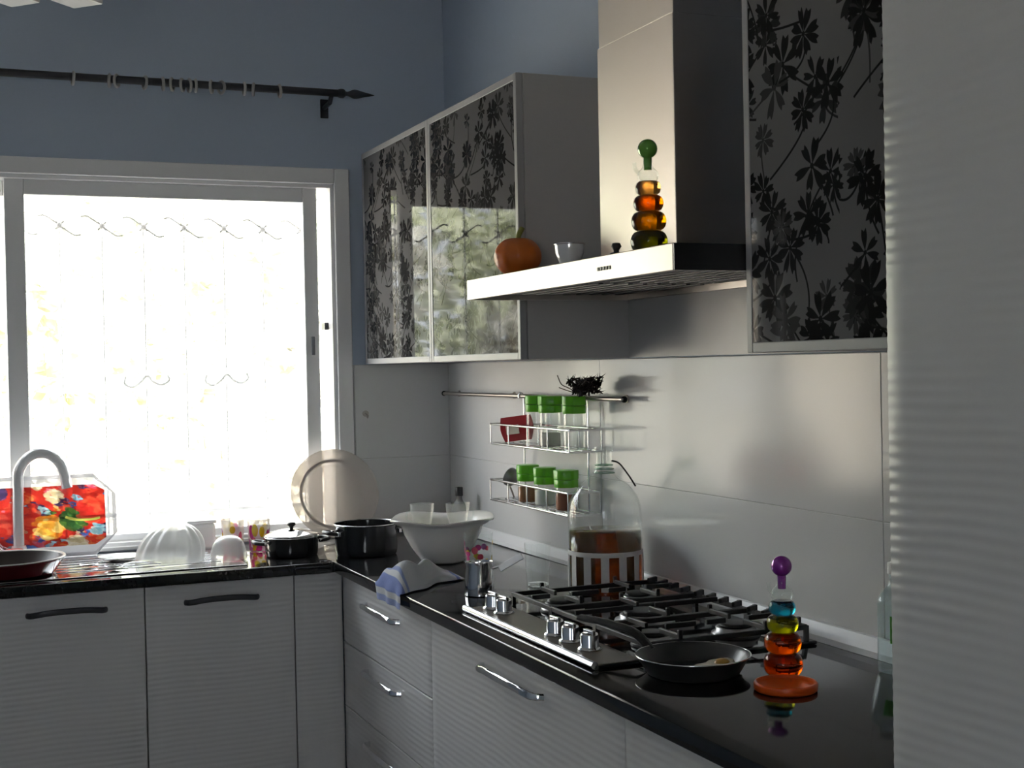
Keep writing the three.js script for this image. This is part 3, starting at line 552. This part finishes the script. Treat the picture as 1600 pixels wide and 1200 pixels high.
// fruit-printed octagonal tray
{
  const o = thing('fruit_tray', 'white octagonal tray printed with red fruit at the window', 'tray', [-1.395, WT + 0.0035, 0.082]);
  const W = 0.21, H = 0.262, c = 0.068;
  const oct = (d) => [[-W + c, 0 + d], [W - c, 0 + d], [W - d, c - d * 0.4], [W - d, H - c + d * 0.4], [W - c, H - d], [-W + c, H - d], [-W + d, H - c + d * 0.4], [-W + d, c - d * 0.4]].map(([x, y]) => new THREE.Vector2(x, y));
  const g = new THREE.ExtrudeGeometry(new THREE.Shape(oct(0)), { depth: 0.003, bevelEnabled: true, bevelSize: 0.001, bevelThickness: 0.001, bevelSegments: 1, bevelOffset: -0.001 });
  const rim = new THREE.Shape(oct(0)); rim.holes.push(new THREE.Path(oct(0.012)));
  const rg = new THREE.ExtrudeGeometry(rim, { depth: 0.012, bevelEnabled: true, bevelSize: 0.002, bevelThickness: 0.002, bevelSegments: 2, bevelOffset: -0.002 });
  const body = new THREE.Group(); const lean = -0.19;
  const plastic = phy(C(0.85, 0.85, 0.86), 0.25, { transmission: 0.6, thickness: 0 });
  const tilt = (q) => q.rotateX(lean);
  part(o, 'tray_base', tilt(g), plastic); part(o, 'rim', tilt(rg.translate(0, 0, 0.003)), plastic);
  seed = 5150;
  const pic = canvas(1024, 640, (x, w, h) => {
    x.fillStyle = '#c8342a'; x.fillRect(0, 0, w, h);
    const kinds = [['#d8382a', '#e65a3c', '#c42a24'], ['#e8872a', '#f0b040', '#f8e08a'], ['#c62f2c', '#dc5a48', '#b8241e'], ['#3d6b34', '#5c8a3c', '#2f5a30'], ['#4a3a6a', '#5a4478', '#3c3058'], ['#d8c8a0', '#f0e8d0', '#c8b890'], ['#e0482e', '#f08a4a', '#d83820'], ['#3a5aa8', '#6a8ad0', '#5070b8'], ['#dc6a80', '#f0a8b0', '#d05070'], ['#7ab0c8', '#b8d8e0', '#98c0d0']];
    const daub = (cx, cy, r, cols, n = 26) => { for (let i = 0; i < n; i++) { const a = rnd() * 6.28, d = r * 0.8 * Math.sqrt(rnd()); x.globalAlpha = 0.75; x.fillStyle = cols[Math.floor(rnd() * 3)]; x.beginPath(); x.ellipse(cx + d * Math.cos(a), cy + d * 0.85 * Math.sin(a), r * rr(0.2, 0.5), r * rr(0.1, 0.24), rr(0, 0.5), 0, 7); x.fill(); } x.globalAlpha = 1; };
    for (let k = 0; k < 80; k++) daub(rnd() * w, rnd() * h, rr(35, 80), kinds[Math.floor(rnd() * 10)], 16);
    for (const [a, b, r, k] of [[150, 110, 80, 4], [330, 300, 140, 0], [200, 360, 120, 2], [520, 400, 120, 1], [700, 350, 110, 3], [880, 280, 150, 0], [860, 180, 80, 0], [720, 540, 80, 5], [600, 560, 60, 6], [860, 520, 70, 6], [850, 70, 60, 8], [350, 170, 60, 6], [560, 160, 70, 5], [440, 60, 60, 5], [380, 580, 60, 7], [280, 560, 60, 9], [880, 440, 60, 9]]) daub(a, b, r, kinds[k], 60);
    x.strokeStyle = '#c8c860'; x.lineWidth = 20; x.beginPath(); x.moveTo(640, 330); x.quadraticCurveTo(760, 380, 900, 350); x.stroke();
  });
  const pg = new THREE.ShapeGeometry(new THREE.Shape(oct(0.034))); const uv = pg.attributes.uv, pp = pg.attributes.position; for (let i = 0; i < uv.count; i++) uv.setXY(i, (pp.getX(i) + W) / (2 * W), pp.getY(i) / H);
  pg.translate(0, 0, 0.0046); part(o, 'print', tilt(pg), phy(C(1, 1, 1), 0.25, { map: pic, transmission: 0.82, thickness: 0, side: THREE.DoubleSide }), 'colourful picture of fruit and vegetables');
}
// swan-neck tap
{
  const o = thing('kitchen_tap', 'tall white swan-neck tap in front of the fruit tray', 'tap', [-1.487, WT + 0.003, 0.13]);
  const s = new THREE.Shape(); s.absellipse(0, 0, 0.0205, 0.0165, 0, 2 * PI);
  const pts = [V(0, 0.045, 0), V(0, 0.15, 0), V(0.002, 0.24, 0)]; for (let k = 1; k <= 9; k++) { const a = PI - k / 9 * PI * 0.93; pts.push(V(0.07 + 0.07 * Math.cos(a), 0.25 + 0.088 * Math.sin(a), 0.012 * k / 9)); } pts.push(V(0.146, 0.225, 0.013));
  part(o, 'neck', toCreasedNormals(new THREE.ExtrudeGeometry(s, { steps: 60, curveSegments: 12, extrudePath: new THREE.CatmullRomCurve3(pts) }), 0.9), M.tap);
  part(o, 'base', lathe([[0, 0], [0.028, 0], [0.028, 0.006], [0.0235, 0.01], [0.0235, 0.045], [0.02, 0.052], [0, 0.052]], 32), M.tap);
  part(o, 'lever', merge(rod([-0.02, 0.035, 0], [-0.05, 0.05, 0.01], 0.006), rod([-0.05, 0.05, 0.01], [-0.075, 0.085, 0.015], 0.005)), M.chrome);
}
{
  const o = thing('small_jar', 'low jar with a red lid behind the maroon pan', 'jar', [-1.505, DR - 0.0025, 0.205]);
  part(o, 'jar_body', lathe([[0, 0], [0.024, 0], [0.026, 0.004], [0.026, 0.024], [0.024, 0.028]], 28), M.glass);
  part(o, 'lid', lathe([[0, 0.05], [0.025, 0.05], [0.028, 0.047], [0.028, 0.028], [0.026, 0.0275]], 28), M.red, 'red lid');
}
{ // maroon pan on the drainer
  const o = thing('enamel_pan', 'wide maroon pan with pale rim on the sink drainer', 'pan', [-1.54, DR, 0.4]);
  const r = 0.17;
  part(o, 'body', lathe([[0, 0], [r * 0.78, 0], [r * 0.84, 0.005], [r * 0.97, 0.04], [r * 0.99, 0.047], [r * 0.96, 0.046], [r * 0.82, 0.01], [r * 0.77, 0.006], [0, 0.005]], 60), phy(C(0.09, 0.008, 0.012), 0.08));
  part(o, 'rim', lathe([[r * 0.955, 0.0465], [r * 0.96, 0.0495], [r * 1.0, 0.0505], [r * 1.008, 0.047], [r * 0.992, 0.0465]], 60), M.cream, 'pale rim');
  part(o, 'inside_coating', lathe([[0, 0.0057], [r * 0.768, 0.0067], [r * 0.815, 0.0107], [r * 0.953, 0.0462]], 60), std(C(0.03, 0.02, 0.018), 0.35, { side: THREE.DoubleSide }), 'dark inside coating');
}
// spoons and saucer on the drainer
function spoon(label, x, z, a) {
  const o = thing('spoon', label, 'spoon', [x, DR, z], a);
  const b = new THREE.SphereGeometry(0.02, 20, 8, 0, 2 * PI, PI / 2, PI / 2); b.scale(1.5, 0.4, 1); b.translate(0, 0.009, 0);
  part(o, 'spoon_bowl', b, Object.assign(M.polished.clone(), { side: THREE.DoubleSide }));
  part(o, 'spoon_handle', tube([[0.027, 0.009, 0], [0.05, 0.013, 0], [0.09, 0.012, 0], [0.135, 0.005, 0]], 0.0026, 20, 7), M.polished);
}
spoon('steel spoon on the drainer nearest the maroon pan', -1.3, 0.36, 0.3); spoon('steel spoon on the drainer nearest the shell dish', -1.235, 0.43, -0.2);
{ const o = thing('saucer', 'small white saucer lying on the drainer near the shell', 'saucer', [-1.2, DR, 0.27]); part(o, 'saucer_dish', lathe([[0, 0.0], [0.035, 0], [0.04, 0.002], [0.065, 0.012], [0.066, 0.014], [0.063, 0.0135], [0.038, 0.0045], [0, 0.004]], 44), M.porcelain); }
{ // wall hook
  const o = thing('wall_hook', 'tiny steel hook on the tiles below the corner cabinet', 'hook', [-0.322, 1.322, 0.008]);
  part(o, 'plate', new THREE.CylinderGeometry(0.011, 0.011, 0.004, 20).rotateX(PI / 2).translate(0, 0.004, 0.002), M.steel);
  part(o, 'peg', tube([[0, 0.004, 0.003], [0, -0.002, 0.018], [0, -0.01, 0.024], [0, -0.002, 0.032]], 0.0028, 14, 7), M.steel);
}

// ---------------------------------------------------------------- rail, spice rack and its jars
{
  const o = thing('utensil_rail', 'steel rail fixed along the tiles under the wall cabinet', 'rail', [-0.04, 1.39, 0]);
  part(o, 'rail_bar', rod([0, 0, 0.05], [0, 0, 1.43], 0.0065, 12), M.steel);
  for (const z of [0.12, 0.62, 1.39]) part(o, 'rail_bracket', merge(rod([0, 0, z], [0.031, 0, z], 0.005), new THREE.CylinderGeometry(0.011, 0.011, 0.004, 16).rotateZ(PI / 2).translate(0.03, 0, z)), M.steel);
  for (const z of [0.046, 1.434]) part(o, 'end_cap', new THREE.SphereGeometry(0.009, 14, 10).translate(0, 0, z), M.darkmetal);
}
{
  const o = thing('spice_rack', 'two-tier chrome wire rack hanging from the rail', 'rack', [0, 0, 0]);
  const r = 0.0026, xa = -0.125, xb = -0.026;
  const basket = (y0, y1, za, zb) => {
    const loop = (y) => merge(rod([xa, y, za], [xa, y, zb], r * 1.35), rod([xb, y, za], [xb, y, zb], r * 1.2), rod([xa, y, za], [xb, y, za], r * 1.2), rod([xa, y, zb], [xb, y, zb], r * 1.2));
    const b = part(o, 'basket', merge(loop(y0), loop(y1)), M.chrome);
    for (let k = 0; k <= 4; k++) { const z = za + (zb - za) * k / 4; part(b, 'wire', merge(rod([xa, y0, z], [xa, y1, z], r * 0.8), rod([xb, y0, z], [xb, y1, z], r * 0.8), rod([xa, y0, z], [xb, y0, z], r * 0.8)), M.chrome); }
    for (let k = 1; k < 4; k++) part(b, 'wire', rod([xa + (xb - xa) * k / 4, y0 - r, za], [xa + (xb - xa) * k / 4, y0 - r, zb], r * 0.8), M.chrome);
  };
  basket(1.245, 1.305, 0.7, 1.27); basket(1.07, 1.132, 0.69, 1.255);
  for (const z of [0.75, 1.2]) part(o, 'hanger', tube([[-0.033, 1.06, z], [-0.033, 1.24, z], [-0.033, 1.385, z], [-0.036, 1.4, z], [-0.043, 1.402, z], [-0.0495, 1.396, z], [-0.0495, 1.385, z]], 0.003, 40, 7), M.chrome);
}
const lidGeo = (() => { const s = new THREE.Shape(), n = 6; for (let k = 0; k <= 48; k++) { const a = k / 48 * 2 * PI, r = 0.034 * (1 + 0.045 * Math.cos(n * a)); k ? s.lineTo(r * Math.cos(a), r * Math.sin(a)) : s.moveTo(r, 0); } const mk = (d, y, q) => { const g = new THREE.ExtrudeGeometry(s, { depth: d - 0.004, bevelEnabled: true, bevelThickness: 0.002, bevelSize: 0.002, bevelSegments: 2, bevelOffset: -0.002 }); g.rotateX(-PI / 2); g.scale(q, 1, q); return g.translate(0, y + 0.002, 0); }; return toCreasedNormals(merge(mk(0.022, 0, 0.97), mk(0.026, 0.0225, 1)), 0.7); })();
function spiceJar(label, x, y, z, h, spice, turn, fill = 0.72) {
  const o = thing('spice_jar', label, 'jar', [x, y, z], turn, 'green-lidded spice jars');
  part(o, 'jar_glass', lathe(smooth([[0.001, 0.0005], [0.028, 0.0005], [0.031, 0.006], [0.031, h - 0.06], [0.03, h - 0.05]], 30), 32), M.glass);
  if (spice) part(o, 'spice', lathe([[0, 0.002], [0.0285, 0.002], [0.0298, 0.007], [0.0298, (h - 0.05) * fill], [0, (h - 0.05) * fill + 0.003]], 28), std(C(...spice), 0.95));
  const l = part(o, 'lid', lidGeo, M.greenLid, 'bright green lid'); l.position.y = h - 0.0495;
}
spiceJar('green-lidded jar on the upper rack tier, farthest left', -0.072, 1.2485, 0.935, 0.148, null, 0.2);
spiceJar('green-lidded jar on the upper rack tier, in the middle', -0.076, 1.2485, 1.04, 0.148, [0.5, 0.48, 0.44], 0.5, 0.4);
spiceJar('green-lidded jar on the upper rack tier, nearest the viewer', -0.082, 1.2485, 1.215, 0.15, null, 0.1);
spiceJar('green-lidded jar of brown spice, left on the lower tier', -0.074, 1.0735, 0.865, 0.113, [0.22, 0.09, 0.03], 0.3);
spiceJar('green-lidded jar of white powder, middle of the lower tier', -0.076, 1.0735, 0.995, 0.113, [0.7, 0.7, 0.68], 0.0);
spiceJar('green-lidded jar of reddish spice, nearest on the lower tier', -0.078, 1.0735, 1.145, 0.115, [0.26, 0.09, 0.04], 0.6);
{
  const o = thing('spice_packet', 'red paper spice packet leaning in the upper rack tier', 'packet', [-0.085, 1.249, 0.815], -0.9);
  const g = new THREE.BoxGeometry(0.1, 0.075, 0.03, 10, 8, 2), p = g.attributes.position; for (let i = 0; i < p.count; i++) { const x = p.getX(i), y = p.getY(i); p.setZ(i, p.getZ(i) * (0.15 + 0.85 * Math.pow(Math.cos(y / 0.075 * PI * 0.92), 1))); p.setX(i, x * (1 - 0.12 * Math.max(0, -y) / 0.04)); } g.computeVertexNormals(); g.rotateZ(0.12); g.translate(0, 0.0445, 0);
  part(o, 'packet_body', g, phy(C(0.38, 0.012, 0.022), 0.35));
  const l = rbox(-0.024, 0.02, 0.028, 0.056, 0.0148, 0.0165, 0.0006, 1); l.rotateZ(0.12); part(o, 'label', l, std(C(0.7, 0.62, 0.55), 0.6), 'pale printed patch');
}
{
  const o = thing('tea_strainer', 'small grey metal strainer at the left of the lower tier', 'strainer', [-0.08, 1.0735, 0.735], 0.5);
  part(o, 'strainer_bowl', new THREE.SphereGeometry(0.03, 24, 10, 0, 2 * PI, PI / 2, PI / 2).rotateX(-1.2).translate(0, 0.068, 0), std(C(0.2, 0.2, 0.2), 0.4, { metalness: 0.8, side: THREE.DoubleSide }));
  part(o, 'strainer_handle', tube([[0, 0.04, 0], [0.006, 0.02, 0.005], [0.012, 0.002, 0.008]], 0.003, 14, 7), M.steel);
}
{ // dried herb bunch lying on rail and jars
  seed = 808; const o = thing('herb_bunch', 'dark dried herb sprigs lying over the rail', 'herbs', [-0.075, 1.4, 1.215]);
  const st = [], lv = [], L = new THREE.ConeGeometry(0.0028, 0.03, 4);
  for (let k = 0; k < 26; k++) {
    const a = V(rr(-0.01, 0.02), rr(-0.005, 0.01), rr(0, 0.05)), b = V(rr(-0.05, 0.03), rr(0.005, 0.05), rr(0.04, 0.15)), m = a.clone().lerp(b, 0.5).add(V(0, 0.012, 0));
    const c = new THREE.CatmullRomCurve3([a, m, b]); st.push(new THREE.TubeGeometry(c, 8, 0.0014, 4));
    for (let j = 0; j < 14; j++) { const p = c.getPoint(0.15 + 0.85 * j / 14), g = L.clone(); g.rotateX(rr(-1.6, 1.6)); g.rotateZ(rr(-1.6, 1.6)); lv.push(g.translate(p.x, p.y + 0.004, p.z)); }
  }
  for (const e of [[[0, 0.003, 0.03], [-0.01, 0.02, -0.03], [-0.012, 0.03, -0.07], [-0.01, 0.055, -0.1]], [[0, 0.002, 0.03], [-0.008, 0.012, -0.04], [-0.012, 0.02, -0.085]]]) st.push(tube(e, 0.0015, 14, 5));
  part(o, 'stem', merge(st), std(C(0.05, 0.035, 0.022), 0.9)); const f = part(o, 'leaf_mass', merge(lv), std(C(0.028, 0.02, 0.02), 0.9)); f.userData.kind = 'stuff';
}

// ---------------------------------------------------------------- things on the hood
const HT = 1.7025;
{
  const o = thing('ceramic_pumpkin', 'orange ceramic pumpkin with green stem on the hood', 'ornament', [-0.395, HT, 1.57]);
  const g = new THREE.SphereGeometry(0.058, 64, 32), p = g.attributes.position; for (let i = 0; i < p.count; i++) { const x = p.getX(i), y = p.getY(i), z = p.getZ(i), a = Math.atan2(z, x), k = 1 + 0.035 * Math.abs(Math.cos(5 * a)) - 0.02, dip = 0.01 * Math.exp(-(x * x + z * z) / 0.0003); p.setXYZ(i, x * k, y * 0.86 - Math.sign(y) * dip, z * k); } g.computeVertexNormals(); g.translate(0, 0.047, 0);
  part(o, 'gourd', g, M.terracotta);
  part(o, 'stem', tube([[0, 0.08, 0], [0.003, 0.1, 0.002], [0.012, 0.118, 0.004]], 0.007, 12, 8), std(C(0.2, 0.22, 0.04), 0.5), 'green stem');
}
{
  const o = thing('sugar_bowl', 'small silvery glass bowl on the hood beside the pumpkin', 'bowl', [-0.4, HT, 1.875]);
  part(o, 'bowl_body', lathe([[0, 0.0], [0.018, 0.0], [0.022, 0.004], [0.032, 0.03], [0.034, 0.05], [0.0325, 0.05], [0.03, 0.03], [0.02, 0.006], [0, 0.005]], 14), std(C(0.88, 0.89, 0.92), 0.15, { metalness: 0.3 }));
  part(o, 'rim', new THREE.TorusGeometry(0.0338, 0.002, 8, 28).rotateX(PI / 2).translate(0, 0.05, 0), M.polished);
}
{
  const o = thing('black_lid', 'small black knobbed lid on the hood beside the cruet', 'lid', [-0.395, HT, 2.09]);
  part(o, 'lid_disc', lathe([[0, 0.014], [0.012, 0.013], [0.018, 0.006], [0.019, 0], [0, 0]], 28), M.black);
  part(o, 'knob', lathe([[0.001, 0.034], [0.008, 0.033], [0.011, 0.026], [0.006, 0.018], [0.006, 0.012]], 18), M.black);
}

scene.traverse((o) => { if (o.isMesh) { o.castShadow = true; o.receiveShadow = true; } });
renderer.render(scene, camera);
